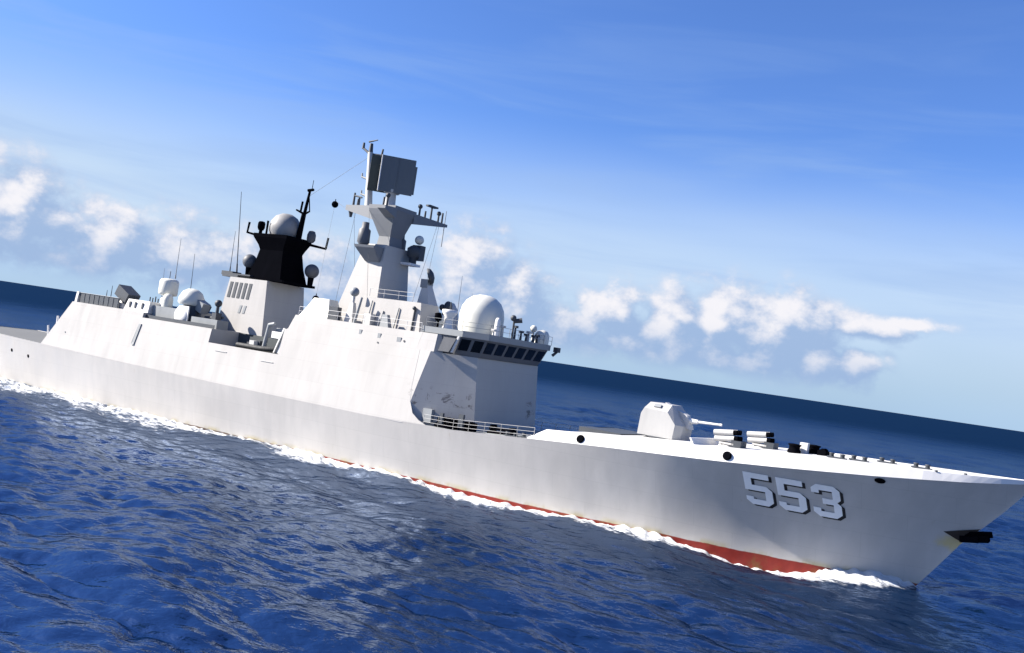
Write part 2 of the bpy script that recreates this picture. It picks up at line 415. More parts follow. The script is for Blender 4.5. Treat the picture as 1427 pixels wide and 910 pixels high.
# stem anchor in its recess
b = MB()
tri = [(59.3, 4.95), (61.6, 5.55), (61.2, 5.1), (60.5, 4.35)]
b.loft([[(x, -hull_y(x, max(z, stem(x)))-.03, z) for x, z in tri], [(x, -.05, z) for x, z in tri]]); b.build('anchor_recess', 'rust', hull)
b = MB(); b.obox((61.6, 0, 4.9), (.62, 0, .12), (0, .8, 0), (-.05, 0, .25)); b.obox((61.2, 0, 5.1), (1.2, 0, .22), (0, .22, 0), (-.06, 0, .2))
b.obox((61.0, -.75, 4.75), (.6, 0, .1), (0, .16, 0), (-.03, 0, .22)); b.build('anchor', 'black', hull)

# ------------------------------------------------------------------ superstructure
ys = lambda z: 8.035-.14*(z-5.55)
def block(name, x0b, x1b, x0t, x1t, z1, z0=5.2, mat='side'):
    b = MB()
    r = lambda x0, x1, z: [(x0, -ys(z), z), (x1, -ys(z), z), (x1, ys(z), z), (x0, ys(z), z)]
    zb0, zb1 = zk(x0b)-.03, zk(x1b)-.03; yb0, yb1 = yk(x0b)-.012, yk(x1b)-.012
    b.loft([[(x0b, -yb0, zb0), (x1b, -yb1, zb1), (x1b, yb1, zb1), (x0b, yb0, zb0)], r(x0t, x1t, z1)]); return b.build(name, mat, ship)
hangar = block('hangar', -43.9, -26, -39.9, -26, 11.75)
mid = block('midship_deckhouse', -26, -14.0, -26, -14.0, 11.15)
low = block('boat_deck_house', -14.0, -3.3, -14.0, -3.3, 8.7)
for sg in (1, -1):        # plating between the boat bay sill and the deckhouse below
    b = MB(); b.loft([[(-14, -sg*ys(8.6), 8.6), (-3.3, -sg*ys(8.6), 8.6), (-3.3, -sg*(ys(8.6)-.1), 8.6), (-14, -sg*(ys(8.6)-.1), 8.6)],
            [(-14, -sg*ys(9.65), 9.65), (-3.3, -sg*ys(9.65), 9.65), (-3.3, -sg*(ys(9.65)-.1), 9.65), (-14, -sg*(ys(9.65)-.1), 9.65)]])
    b.build('boat_bay_sill', 'side', low)
b = MB(); b.box(-14.0, -3.0, -3.4, 3.4, 8.6, 11.1); b.build('boat_bay_wall', 'bayshade', low)
# forward superstructure with faceted front
XF, YF = 19.6, 5.2
def fp(x0, xc, xf, yf, yp, z):    # footprint
    y = ys(z)
    return [(x0, -y, z), (xc, -y, z), (xf, -yf, z), (xf, yp, z), (xc, y, z), (x0, y, z)]
fs_ = MB()
fs_.loft([fp(-3.298, 14.25, XF+.75, YF, 5.9, 5.48), fp(-3.298, 15.60, XF, YF, 5.9, 12.35)])
fsup = fs_.build('forward_superstructure', 'side', ship)
toe = [(14.35, 12.34), (14.4, 9.0), (14.6, 7.6), (15.2, 6.5), (16.1, 5.95), (16.9, 5.68), (15.0, 5.6), (12.0, 5.53), (12.0, 12.34)]
for sg in (1, -1):   # curled toe where the side plating runs forward
    b = MB(); b.loft([[(x, -sg*(ys(z)+.012), z) for x, z in toe], [(x, -sg*(ys(z)-.12), z) for x, z in toe]])
    b.build('side_plating_toe', 'side', fsup)
# upper level behind the bridge, running out over the faceted front as bridge wings
ul = MB()
def fpu(z, x0, xc, ins=0): y = ys(z)-ins; return [(x0, -y, z), (xc, -y, z), (xc, y, z), (x0, y, z)]
ul.loft([fpu(12.352, -2.9, 13.9), fpu(13.95, -2.3, 14.2)])
upper = ul.build('upper_deckhouse', 'side', ship)
for sg in (1, -1):
    wg = MB(); wg.loft([[(x, -sg*y, z) for x, y in ((13.9, ys(z)), (15.9, ys(z)-.05), (16.4, ys(z)-.8), (13.9, ys(z)-.8))] for z in (12.352, 14.0)])
    wg.build('bridge_wing', 'side', upper)

# bridge: raked window band, heavy eaves
bridge_fp = lambda z, g: [(13.9, -(6.2+g*.6), z), (17.5+g*1.4, -(6.05+g*.7), z), (19.72+g*1.5, -(5.18+g*.6), z), (19.72+g*1.5, 5.6+g*.35, z), (17.5+g*1.4, 6.6+g*.35, z), (13.9, 7.0+g*.4, z)]
bb = MB(); bb.loft([bridge_fp(12.36, 0), bridge_fp(12.75, .15), bridge_fp(14.05, .55)]); bridge = bb.build('bridge', 'bridgegrey', ship)
bb = MB(); bb.loft([bridge_fp(14.053, .7), bridge_fp(14.62, .72)]); bb.build('bridge_roof', 'grey', bridge)
def face_quad(p0, p1, q0, q1, a0, a1, h0, h1, off):   # window on a wall: bottom edge p0-p1, top edge q0-q1
    p0, p1, q0, q1 = map(Vector, (p0, p1, q0, q1))
    P_ = lambda a, h: (p0.lerp(p1, a)).lerp(q0.lerp(q1, a), h)
    nrm = (p1-p0).cross(q0-p0).normalized()
    ring = [P_(a0, h0), P_(a1, h0), P_(a1, h1), P_(a0, h1)]
    bm_ = MB(); bm_.loft([[p-nrm*.05 for p in ring], [p+nrm*off for p in ring]]); return bm_
lo, hi = bridge_fp(12.75, .15), bridge_fp(14.05, .55)
for (i, j, cnt) in ((1, 2, 2), (2, 3, 6), (3, 4, 2)):
    for k in range(cnt):
        a0 = (k+.13)/cnt; a1 = (k+.87)/cnt
        face_quad(lo[i], lo[j], hi[i], hi[j], a0, a1, .06, .86, .03).build('window', 'glass', bridge)
b = MB(); b.loft([[(17.55, -6.75, 12.5), (17.75, -6.75, 12.5), (17.75, -6.6, 12.5), (17.55, -6.6, 12.5)], [(18.3, -7.0, 14.05), (18.5, -7.0, 14.05), (18.5, -6.8, 14.05), (18.3, -6.8, 14.05)]]); b.build('wing_strut', 'white', bridge)
b = MB(); b.frust((16.3, 17.5, -6.95, -6.75, 12.5), (16.8, 18.2, -7.05, -6.8, 13.8)); b.build('wing_door', 'bridgegrey', bridge)

# scuttle and small fittings on the white side
def on_side(x, z, r, name, mat, parent):
    b = MB(); b.lathe((x, -ys(z), z), [(r, -.1), (r, .05)], 12, axis=(0, -1, .137)); return b.build(name, mat, parent)
on_side(12.3, 12.9, .10, 'scuttle', 'dark', upper); on_side(9.2, 12.4, .08, 'scuttle', 'dark', upper); on_side(-39.6, 7.9, .08, 'scuttle', 'grey', hangar)
b = MB(); b.loft([[(-26.55, -ys(7.0)-.0, 7.9), (-26.1, -ys(7.0)-.0, 7.9), (-26.1, -ys(7.9)-.10, 7.9), (-26.55, -ys(7.9)-.10, 7.9)], [(-26.15, -ys(10.4)+.1, 10.4), (-25.75, -ys(10.4)+.1, 10.4), (-25.75, -ys(10.4)-.1, 10.4), (-26.15, -ys(10.4)-.1, 10.4)]])
b.build('side_ladder', 'grey', hangar)
for x, z, w_ in ((11.4, 13.2, .5), (9.0, 13.3, .35), (6.6, 13.4, .3)):
    b = MB(); b.box(x, x+w_, -ys(z)-.07, -ys(z)+.05, z-.45, z); b.build('side_vent', 'grey', upper)
for x, z in ((-12.6, 8.9), (-5.5, 8.7)):
    b = MB(); b.box(x, x+1.8, -ys(z)-.06, -ys(z)+.05, z, z+.06); b.build('rubbing_strip', 'paint', low)

# railings: rail with wires and stanchions
def railing(pts, h=1.0, n=3, parent=ship, mat='white', r=.035, step=1.6, name='railing'):
    b = MB()
    for (p, q) in zip(pts[:-1], pts[1:]):
        p, q = Vector(p), Vector(q)
        for k in range(1, n+1): b.tube(p+Vector((0, 0, h*k/n)), q+Vector((0, 0, h*k/n)), r*.75, n=5)
        m = max(1, int((q-p).length/step))
        for k in range(m+1):
            c_ = p.lerp(q, k/m); b.tube(c_, c_+Vector((0, 0, h)), r, n=5)
    return b.build(name, mat, parent)
railing([(x, -(yk(x)-.1), zk(x)-.06) for x in np.linspace(16.6, 28.2, 8)], r=.024, mat='paint', step=2.4)
railing([(x, (yk(x)-.1), zk(x)-.06) for x in np.linspace(16.6, 28.2, 8)])
railing([(-2.0, -6.75, 13.95), (13.9, -6.75, 13.95)], .9, 2, upper, r=.025)
railing([(14.2, -6.5, 14.62), (18.4, -6.6, 14.62), (20.7, -5.4, 14.62), (20.7, 6.1, 14.62)], .85, 2, bridge, 'grey', r=.025)

# foredeck clutter in the gap by the bridge front
def bollard(x, y, name='bollard'):
    z = (zd(x) if x > 30 else zk(x)-.06); b = MB(); b.box(x-.7, x+.7, y-.25, y+.25, z, z+.1)
    for s_ in (-.4, .4): b.lathe((x+s_, y, z), [(.18, .08), (.16, .26), (.2, .3), (.2, .36), (.05, .38)], 14)
    return b.build(name, 'dark', ship)
for x, y in ((25.4, -6.9), (27.0, -6.8), (51.5, -2.2), (53.0, -1.6), (54.5, 1.4), (57.3, -.9)): bollard(x, y)
b = MB(); z = zk(18)-.05
b.box(17.3, 19.5, -7.2, -6.1, z, z+.35)
for k in range(4): b.box(17.5+k*.5, 17.8+k*.5, -7.1, -6.2, z+.35, z+.95)
b.build('mooring_reel', 'black', ship)  # black stands in for the shadow this reel lies in
b = MB(); b.box(20.1, 21.3, -7.0, -6.2, z+.1, z+.9); b.lathe((20.7, -6.6, z+.5), [(.45, -.62), (.45, .62)], 14, axis=(0, 1, 0)); b.build('mooring_reel', 'black', ship)  # shadow by the bridge front painted in as black here too
b = MB(); b.box(22.0, 24.6, -5.6, -4.5, z+.2, z+.42); b.box(22.1, 24.5, -5.5, -4.6, z+.6, z+.8); b.box(22.2, 22.4, -5.5, -4.6, z, z+1.0); b.box(24.2, 24.4, -5.5, -4.6, z, z+1.0); b.build('liferaft_rack', 'black', ship)  # rack coloured black to carry the shade of the gap
b = MB(); b.box(15.9, 16.9, -7.3, -6.9, 5.9, 7.1); b.build('valve_box', 'grey', ship)
for q_ in ((20.2, 20.7, -7.7, -7.45, 6.0, 7.2), (18.2, 18.5, -7.75, -7.5, 6.0, 7.0)):
    b = MB(); b.box(*q_); b.build('hose_box', 'dark', ship)

# ------------------------------------------------------------------ gun
gz = zd(36.8)
b = MB(); b.lathe((36.5, 0, gz), [(1.9, 0), (1.9, .1)], 32); gun_base = b.build('gun_ring', 'dark', ship)
b = MB(); b.box(29.9, 33.9, -3.2, 3.2, zd(31.5)-.1, zd(34)+.10); b.build('missile_hatch_coaming', 'dark', ship)
b = MB()
P1 = [(34.75, .1), (37.95, .1), (38.05, 1.35), (37.25, 2.3), (35.1, 2.4), (34.85, 1.9)]
P2 = [(34.7, .1), (38.45, .1), (38.6, 1.3), (37.35, 2.95), (35.35, 2.95), (34.9, 2.4)]
b.loft([[(x, y, gz+z) for x, z in p] for y, p in ((-1.75, P1), (-1.15, P2), (1.15, P2), (1.75, P1))])
gun = b.build('gun_turret', 'gunpaint', ship)
b = MB(); b.loft([[(36.8, -.5, gz+1.2), (38.95, -.5, gz+1.1), (38.95, .5, gz+1.1), (36.8, .5, gz+1.2)], [(36.4, -.42, gz+3.08), (38.5, -.42, gz+2.25), (38.5, .42, gz+2.25), (36.4, .42, gz+3.08)]]); b.build('gun_mantlet', 'paint', gun)
b = MB(); b.tube((38.5, 0, gz+1.8), (39.4, 0, gz+1.85), .26, .18, 14); b.tube((39.4, 0, gz+1.85), (41.4, 0, gz+1.93), .12, .085, 12); b.tube((41.3, 0, gz+1.925), (41.5, 0, gz+1.933), .11, .11, 12); b.build('gun_barrel', 'white', gun)
b = MB(); b.obox((36.2, -1.45, gz+2.7), (.3, 0, .0), (0, .12, .12), (0, -.05, .05)); b.build('hatch', 'grey', gun)
b = MB(); b.obox((38.05, -.95, gz+.9), (.03, 0, 0), (0, .22, 0), (0, 0, .25)); b.build('vent', 'dark', gun)
# anti-submarine rocket launchers
def launcher(x, y):
    z = zd(x); b = MB(); b.lathe((x-.2, y, z), [(.75, 0), (.7, .15), (.4, .2), (.4, .3)], 20)
    b.box(x-.7, x+.5, y-.75, y+.75, z+.2, z+.34); o = b.build('rocket_launcher', 'paint', ship)
    for i in range(2):
        for k in range(3):
            yy = y-.5+.5*k; zz = z+.62+.48*i; dxx = -.12*i
            b = MB(); b.tube((x-1.15+dxx, yy, zz-.10), (x+.45+dxx, yy, zz+.10), .225, .225, 14); t_ = b.build('launch_tube', 'paint', o)
            b = MB(); b.tube((x+.44+dxx, yy, zz+.10), (x+.75+dxx, yy, zz+.13), .205, .205, 14); b.build('tube_mouth', 'black', o)
    b = MB(); b.box(x+.3, x+1.1, y-.75, y+.75, z+.02, z+.6); b.build('blast_guard', 'dark', o)
launcher(43.2, -2.4); launcher(44.5, 2.2)
# breakwater, capstans and chain gear
b = MB()
for sg in (1, -1):
    b.loft([[(41.2, sg*5.6, zd(41)), (41.35, sg*5.6, zd(41)), (42.15, 0, zd(42)), (42.0, 0, zd(42))], [(40.9, sg*5.6, zd(41)+.5), (41.05, sg*5.6, zd(41)+.5), (41.85, 0, zd(42)+.5), (41.7, 0, zd(42)+.5)]])
b.build('breakwater', 'white', ship)
for x, y in ((48.0, -1.2), (49.0, .9)):
    z = zd(x); b = MB(); b.lathe((x, y, z), [(.52, 0), (.52, .2), (.42, .3), (.42, .55), (.52, .62), (.5, .7), (.1, .74)], 24); b.build('capstan', 'black', ship)
b = MB(); b.box(48.2, 48.8, -.5, .2, zd(48.5), zd(48.5)+.85); b.build('windlass_housing', 'white', ship)
b = MB(); z = zd(49.6); b.box(49.7, 50.5, -.9, -.1, z-.05, z+.4); b.lathe((50.1, -.5, z+.3), [(.28, -.5), (.28, .5)], 12, axis=(0, 1, 0)); b.build('chain_stopper', 'black', ship)
for x in (58.6, 60.4): 
    b = MB(); b.lathe((x, -(yk(x)-.28), zd(x)), [(.1, 0), (.12, .12), (.02, .14)], 10); b.build('cleat', 'dark', bul)

# ------------------------------------------------------------------ hangar roof and aft equipment
ZR = 11.75
b = MB(); b.prism([(-39.95, 11.75), (-39.55, 11.75), (-39.3, 13.05), (-39.75, 13.05)], -6.9, -6.7); b.build('screen_post', 'white', hangar)
b = MB(); b.box(-39.4, -31.4, -6.75, -6.68, 11.76, 12.95); b.build('net_screen', 'dark', hangar)
b = MB()
for k in range(9): b.tube((-39.2+k*.95, -6.78, 11.8), (-39.2+k*.95, -6.78, 13.0), .03, n=5)
b.tube((-39.4, -6.78, 12.97), (-31.4, -6.78, 12.97), .035, n=5); b.build('screen_stanchion', 'grey', hangar)
for x, h in ((-36.4, 1.6), (-34.6, 1.2), (-34.3, 1.0), (-37.3, .8)):
    b = MB(); b.tube((x, -4.5, 12.6), (x, -4.5, 13.1+h*.8), .06, .03, n=6); b.build('roof_aerial', 'dark', hangar)
def decoy(x, y, z):
    b = MB(); b.lathe((x, y, z), [(.75, 0), (.75, .7), (.6, 1.0), (.35, 1.05)], 20); o = b.build('decoy_launcher', 'white', ship)
    b = MB(); b.obox((x+.25, y, z+1.75), (1.05, 0, -.52), (0, .85, 0), (.3, 0, .6)); o2 = b.build('decoy_tube_pack', 'dark', o)
    for i in range(3):
        for j in range(3):
            b = MB()
            c_ = Vector((x+.25, y, z+1.75))+Vector((-1.05, 0, .52))*1.005+Vector((.3, 0, .6))*((j-1)*.6)+Vector((0, .85, 0))*((i-1)*.6)
            b.tube(c_, c_+Vector((-.06, 0, .03)), .13, n=10); b.build('decoy_tube_mouth', 'black', o)
    return o
decoy(-31.9, -5.6, ZR); decoy(-31.9, 5.2, ZR)
b = MB(); b.frust((-30.6, -26.1, -6.6, -3.2, ZR), (-30.1, -26.1, -6.45, -3.3, ZR+1.35)); lk = b.build('roof_locker', 'white', ship)
for x in (-29.7, -28.7, -27.4):
    b = MB(); b.box(x, x+.28, -6.62, -6.45, ZR+.35, ZR+1.05); b.build('locker_vent', 'dark', lk)
b = MB()
for x in np.linspace(-31.5, -28.4, 7): b.tube((x, -2.5, ZR+1.2), (x, -2.5, ZR+1.8+random.random()*.4), .07, n=6)
b.build('roof_fitting', 'dark', hangar)
# close-in weapon director: drum on post, with a small dome beside it
def director(x, y, z):
    b = MB(); b.lathe((x, y, z), [(.75, 0), (.7, 1.4), (.55, 1.5), (.55, 1.75)], 20); o = b.build('drum_radar', 'white', ship)
    b = MB(); b.lathe((x, y, z+1.75), [(.6, 0), (1.05, .12), (1.1, .4), (1.1, 1.7), (.95, 1.95), (.6, 2.05), (.01, 2.08)], 28); b.build('radar_drum', 'dome', o)
    b = MB(); b.lathe((x+1.35, y-.9, z+.2), [(.6, 0), (.62, 1.0), (.55, 1.45), (.35, 1.75), (.01, 1.85)], 22); b.build('small_dome', 'dome', o)
    b = MB(); b.tube((x-.1, y, z+3.8), (x-.1, y, z+4.7), .04, n=6); b.build('aerial', 'dark', o)
director(-25.9, -4.4, 12.3)
b = MB(); b.box(-25.9, -20.2, -6.1, -2.4, 11.152, 12.75); b.build('aft_equipment_house', 'grey', mid)
b = MB(); b.box(-26.0, -14.2, -6.85, -6.78, 11.152, 11.55); b.build('spray_strip', 'dark', mid)
# close-in gun with white dome
b = MB(); b.lathe((-20.6, -4.9, 11.15), [(1.35, 0), (1.35, .9), (1.1, 1.1), (1.0, 2.3)], 24); ciws = b.build('close_in_gun', 'dark', ship)
b = MB(); b.lathe((-20.9, -4.9, 13.35), [(1.3, 0), (1.5, .25), (1.45, .8), (1.1, 1.5), (.6, 1.85), (.01, 1.95)], 30); b.build('gun_dome', 'dome', ciws)
b = MB(); b.obox((-19.5, -4.7, 13.5), (.9, 0, -.35), (0, .55, 0), (.2, 0, .55)); b.build('gun_housing', 'grey', ciws)
b = MB(); b.lathe((-20.5, -6.3, 12.2), [(.3, -.1), (.95, -.05), (1.0, .12), (.9, .2), (.3, .2)], 24, axis=(.1, -1, .15)); b.build('cable_drum', 'white', ciws)
b = MB(); b.box(-21.1, -19.4, -6.35, -6.2, 11.16, 13.2); b.build('mount_side_plate', 'white', ciws)
b = MB(); b.tube((-18.5, -4.6, 12.2), (-15.6, -4.6, 12.5), .2, .14, 10); b.build('gun_barrels', 'dark', ciws)
b = MB(); b.box(-18.9, -14.6, -6.2, -4.6, 11.152, 12.15); b.build('ammunition_locker', 'grey', mid)
# second tall stand in front of the tower
b = MB(); b.tube((-16.0, -5.2, 11.15), (-16.0, -5.2, 13.7), .22, .18, 10); b.sphere((-16.0, -5.2, 14.0), .42, 14); b.box(-16.35, -15.65, -5.6, -4.8, 11.15, 12.9); b.build('searchlight_stand', 'dark', ship)
def whip(p, q, r=.045, parent=ship, mat='dark', name='whip_antenna'):
    b = MB(); p, q = Vector(p), Vector(q); m_ = p.lerp(q, .12)
    b.tube(p, m_, r*1.9, r*1.4, 8); b.tube(m_, q, r, r*.5, 6); return b.build(name, mat, parent)
whip((-23.6, -3, 12.7), (-24.0, -3, 19.5)); whip((-38.5, 4.5, 11.8), (-38.9, 4.5, 17.8), mat='grey'); whip((-25.0, -4.4, 16.2), (-25.1, -4.4, 21), mat='grey')
whip((-20.0, 0.2, 17.9), (-21.4, 0.2, 27.8), .06)
# flight deck aft: a white folded stanchion pair
b = MB(); b.tube((-44.3, -5.8, 6.0), (-44.6, -5.8, 9.6), .22, .13, 8); b.tube((-45.8, -5.8, 6.0), (-46.4, -5.8, 8.2), .15, .1, 8); b.box(-45.0, -44.0, -6.2, -5.2, 6.0, 7.4); b.build('refuelling_post', 'white', ship)
b = MB()
for sg in (1, -1):
    for x in np.linspace(-69, -44.5, 9):
        b.loft([[(x-1.4, sg*(yk(x)-.05), zk(x)), (x+1.4, sg*(yk(x)-.05), zk(x)), (x+1.4, sg*(yk(x)+.9), zk(x)+.05), (x-1.4, sg*(yk(x)+.9), zk(x)+.05)], [(x-1.4, sg*(yk(x)-.05), zk(x)+.06), (x+1.4, sg*(yk(x)-.05), zk(x)+.06), (x+1.4, sg*(yk(x)+.9), zk(x)+.1), (x-1.4, sg*(yk(x)+.9), zk(x)+.1)]])
nets = None

# ------------------------------------------------------------------ aft tower and funnel
b = MB()
T0 = (-18.6, -10.3, -3.3, 3.3, 8.6); T1 = (-17.4, -11.4, -2.9, 2.9, 17.3)
b.frust(T0, T1); tower = b.build('aft_tower', 'side', ship)
def tower_quad(x0, x1, z0, z1, off=.04):
    yz = lambda z: -(3.3-.4*(z-8.6)/8.7)
    sh = lambda x, z: x+(z-14.5)*.10*(-1 if x > -14.4 else 1)*0
    bq = MB(); ring = [(x0-.12*0, z0), (x1, z0), (x1+.18, z1), (x0+.18, z1)]
    bq.loft([[(x, yz(z)+.05, z) for x, z in ring], [(x, yz(z)-off, z) for x, z in ring]]); return bq
for k in range(5): tower_quad(-17.35+k*.78, -16.9+k*.78, 14.95, 16.75).build('louvre', 'dark', tower)
for k in range(2): tower_quad(-15.1+k*.7, -14.75+k*.7, 13.3, 14.2).build('louvre', 'grey', tower)
b = MB(); b.box(-19.2, -14.6, -2.6, 2.6, 17.304, 17.75); b.box(-19.6, -17.6, -2.4, -1.2, 17.5, 17.95); b.build('tower_platform', 'dark', tower)
b = MB(); b.box(-16.6, -9.4, -2.6, 2.6, 17.32, 17.6); b.build('funnel_gallery', 'black', tower)
b = MB()
b.loft([[(x0, -y0, z), (x1, -y0, z), (x1, y0, z), (x0, y0, z)] for x0, x1, y0, z in ((-15.7, -10.3, 2.1, 17.604), (-15.1, -10.8, 1.75, 19.3), (-14.8, -11.1, 1.55, 20.9), (-15.0, -10.9, 1.7, 21.4), (-15.7, -10.4, 2.0, 22.3), (-15.7, -10.4, 2.0, 22.7))])
fun = b.build('funnel', 'black', ship)
b = MB(); b.lathe((-12.9, 0, 22.65), [(1.6, 0), (1.8, .5), (1.85, 1.0), (1.7, 1.7), (1.25, 2.35), (.6, 2.7), (.01, 2.78)], 32); b.build('radome', 'sootdome', fun)
b = MB(); b.tube((-15.2, -1.2, 22.4), (-17.0, -1.9, 22.7), .15, .11, 8); b.tube((-16.95, -1.88, 22.65), (-16.8, -1.88, 23.9), .10, .13, 8); b.build('funnel_arm', 'black', fun)
b = MB(); b.tube((-10.8, 1.2, 22.3), (-8.3, 2.3, 22.0), .17, .12, 8); b.tube((-8.35, 2.28, 22.0), (-8.2, 2.28, 23.3), .12, .12, 8); b.build('funnel_arm', 'black', fun)
b = MB(); b.tube((-15.2, -1.5, 22.6), (-15.2, -1.5, 23.3), .2, n=10); b.lathe((-15.2, -1.5, 23.1), [(.3, 0), (.42, .3), (.42, .8), (.3, 1.0), (.01, 1.05)], 14); b.build('lantern', 'black', fun)
b = MB(); b.tube((-13.9, -1.8, 22.6), (-13.9, -1.8, 24.2), .12, n=8); b.build('lantern', 'black', fun)
b = MB(); b.lathe((-10.2, 1.6, 22.5), [(.3, 0), (.5, .3), (.5, .9), (.35, 1.3), (.01, 1.4)], 18); b.build('small_radome', 'soot', fun)
b = MB(); b.tube((-10.9, .3, 22.4), (-10.6, .3, 25.7), .34, .26, 10); b.tube((-10.55, .3, 25.5), (-10.2, .3, 28.4), .2, .13, 8)
b.tube((-10.7, .3, 25.6), (-11.9, .3, 26.0), .14, .1, 8); b.tube((-11.2, .3, 25.8), (-11.1, .3, 27.0), .12, .12, 8); b.tube((-10.4, .3, 25.6), (-9.8, .3, 25.9), .12, .1, 8); b.tube((-9.8, .3, 25.9), (-10.15, .3, 27.4), .07, .06, 8)
b.tube((-10.5, .3, 28.3), (-9.7, .3, 28.4), .18, .16, 8); b.tube((-9.95, .3, 28.3), (-9.9, .3, 29.5), .04, .03, 6); b.build('pole_mast', 'black', fun)
def ball_dome(x, y, z, r, zb, parent=fun, mats=('grey', 'black')):
    b = MB(); b.tube((x, y, zb), (x, y, z-r*.6), r*.35, r*.45, 12); o = b.build('dome_stand', mats[1], parent)
    b = MB(); b.sphere((x, y, z), r, 22); b.build('satellite_dome', mats[0], parent)
ball_dome(-16.3, -1.4, 19.4, .82, 17.5, mats=('soot', 'black')); ball_dome(-9.0, 1.3, 19.2, .82, 17.4, mats=('soot', 'black'))
whip((-18.0, -2.6, 17.9), (-18.1, -2.6, 22.6), .04)
# boat bay fittings: davit arms and fenders
b = MB(); b.frust((-5.0, -3.9, -6.6, -6.2, 9.7), (-4.0, -3.1, -6.6, -6.2, 12.4)); b.build('davit', 'white', low)
b = MB(); b.obox((-4.15, -6.65, 11.0), (.1, 0, .0), (0, .04, 0), (.55, 0, 1.4)); b.build('davit_slot', 'dark', low)
b = MB(); b.tube((-7.2, -5.9, 9.6), (-6.8, -5.9, 12.6), .25, .2, 10); b.tube((-6.8, -5.9, 12.5), (-6.0, -5.9, 12.7), .22, .2, 10); b.build('davit', 'grey', low)
b = MB(); b.frust((-6.5, -3.6, -5.6, -4.5, 11.1), (-6.2, -4.2, -5.4, -4.6, 12.3)); b.build('winch_house', 'grey', low)
b = MB(); b.box(-6.3, -4.4, -5.9, -5.6, 11.2, 11.9); b.build('winch_cover', 'white', low)
b = MB(); b.box(-8.9, -8.2, -6.4, -5.6, 8.7, 10.6); b.build('locker', 'paint', low)

# forward deckhouse corner plate by the bay, small satcom cone house
b = MB(); b.lathe((3.0, -3.9, 13.95), [(1.2, 0), (1.2, .5)], 8); 
b = MB(); b.loft([[(-3.0, -6.2, 13.4), (1.4, -6.2, 13.4), (1.4, -3.4, 13.4), (-3.0, -3.4, 13.4)], [(-2.2, -5.6, 14.9), (.9, -5.6, 14.9), (.9, -3.8, 14.9), (-2.2, -3.8, 14.9)], [(-1.6, -5.3, 16.0), (.5, -5.3, 16.0), (.5, -4.0, 16.0), (-1.6, -4.0, 16.0)]]); b.build('uptake_housing', 'dome', upper)

# ------------------------------------------------------------------ main mast
b = MB()
rct = lambda x0, x1, y, z: [(x0, -y, z), (x1, -y, z), (x1, y, z), (x0, y, z)]
b.loft([rct(-1.2, 4.6, 2.75, 13.9), rct(.9, 4.05, 2.1, 21.4), rct(1.1, 4.0, 1.9, 22.5)])
mast = b.build('main_mast', 'side', ship)
b = MB(); b.loft([rct(2.0, 3.7, 1.1, 22.5), rct(2.1, 3.6, 1.0, 23.5), rct(1.0, 4.2, 1.65, 25.7), rct(.8, 4.4, 1.8, 26.3), rct(.8, 4.4, 1.8, 26.72)]); b.build('mast_head', 'mastshade', mast)
b = MB(); b.loft([[(.9, -1.1, 25.2), (.9, 1.1, 25.2), (.9, 1.1, 26.7), (.9, -1.1, 26.7)], [(-3.7, -.5, 26.2), (-3.7, .5, 26.2), (-3.7, .5, 26.75), (-3.7, -.5, 26.75)]]); arm = b.build('aft_platform', 'mastshade', mast)
def yard(sg):
    L_ = .74 if sg > 0 else .36
    b = MB(); b.loft([[(3.0, sg*1.5, 25.4), (4.4, sg*1.5, 25.4), (4.4, sg*1.5, 26.5), (3.0, sg*1.5, 26.5)], [(3.0+2.2*L_, sg*(1.6+6.4*L_), 26.0), (4.4+1.2*L_, sg*(1.6+6.4*L_), 26.0), (4.4+1.2*L_, sg*(1.6+6.4*L_), 26.3), (3.0+2.2*L_, sg*(1.6+6.4*L_), 26.3)]]); o = b.build('yard', 'mastshade', mast)
    for t_, h, kk in ((.18, 1.0, 0), (.30, .7, 1), (.42, 1.3, 2), (.58, .9, 0), (.66, 1.1, 1)):
        if t_ > L_: continue
        x = 3.7+(5.4-3.7)*t_; y = sg*(1.6+6.4*t_); z = 26.6-.3*t_
        b = MB(); b.tube((x, y, z-.1), (x, y, z+h), .12, .10, 8)
        if kk == 2: b.box(x-.3, x+.3, y-.75, y+.75, z+h, z+h+.18)
        if kk == 0: b.sphere((x, y, z+h), .26, 10)
        b.build('yard_fitting', 'dark', o)
    if sg < 0: return
    b = MB(); b.tube((4.98, sg*6.2, 23.8), (4.98, sg*6.2, 27.8), .05, .04, 6); b.build('yard_whip', 'grey', o)
yard(1); yard(-1)
for x, y, h in ((-3.1, 0, 1.5), (-2.6, .3, 1.0), (-2.2, -.3, .8)):
    b = MB(); b.tube((x, y, 26.7), (x, y, 26.7+h), .14, .1, 8); 
    if h > 1.2: b.tube((x, y, 27.9), (x+1.1, y, 27.7), .1, .1, 6)
    b.build('navigation_light', 'dark', arm)
b = MB(); b.tube((-3.3, 0, 26.2), (-3.25, 0, 25.5), .28, .14, 8); b.build('loudhailer', 'dark', arm)
b = MB(); b.tube((-.9, 0, 26.7), (-1.75, 0, 32.7), .42, .30, 16)
pole = b.build('pole_mast', 'paint', mast)
b = MB(); b.tube((-2.9, 0, 33.2), (-1.75, 0, 32.5), .12, .16, 8); b.tube((-2.9, 0, 33.1), (-2.9, 0, 33.8), .16, .12, 8); b.tube((-1.75, 0, 32.5), (-.5, .4, 32.5), .16, .12, 8); b.tube((-.5, .4, 32.4), (-.4, .4, 33.2), .12, .1, 8)
b.tube((-1.75, 0, 32.5), (-1.8, 0, 33.7), .26, .18, 10); b.tube((-2.2, 0, 33.9), (-1.0, 0, 34.1), .1, .06, 6); b.build('mast_top_fittings', 'dark', pole)
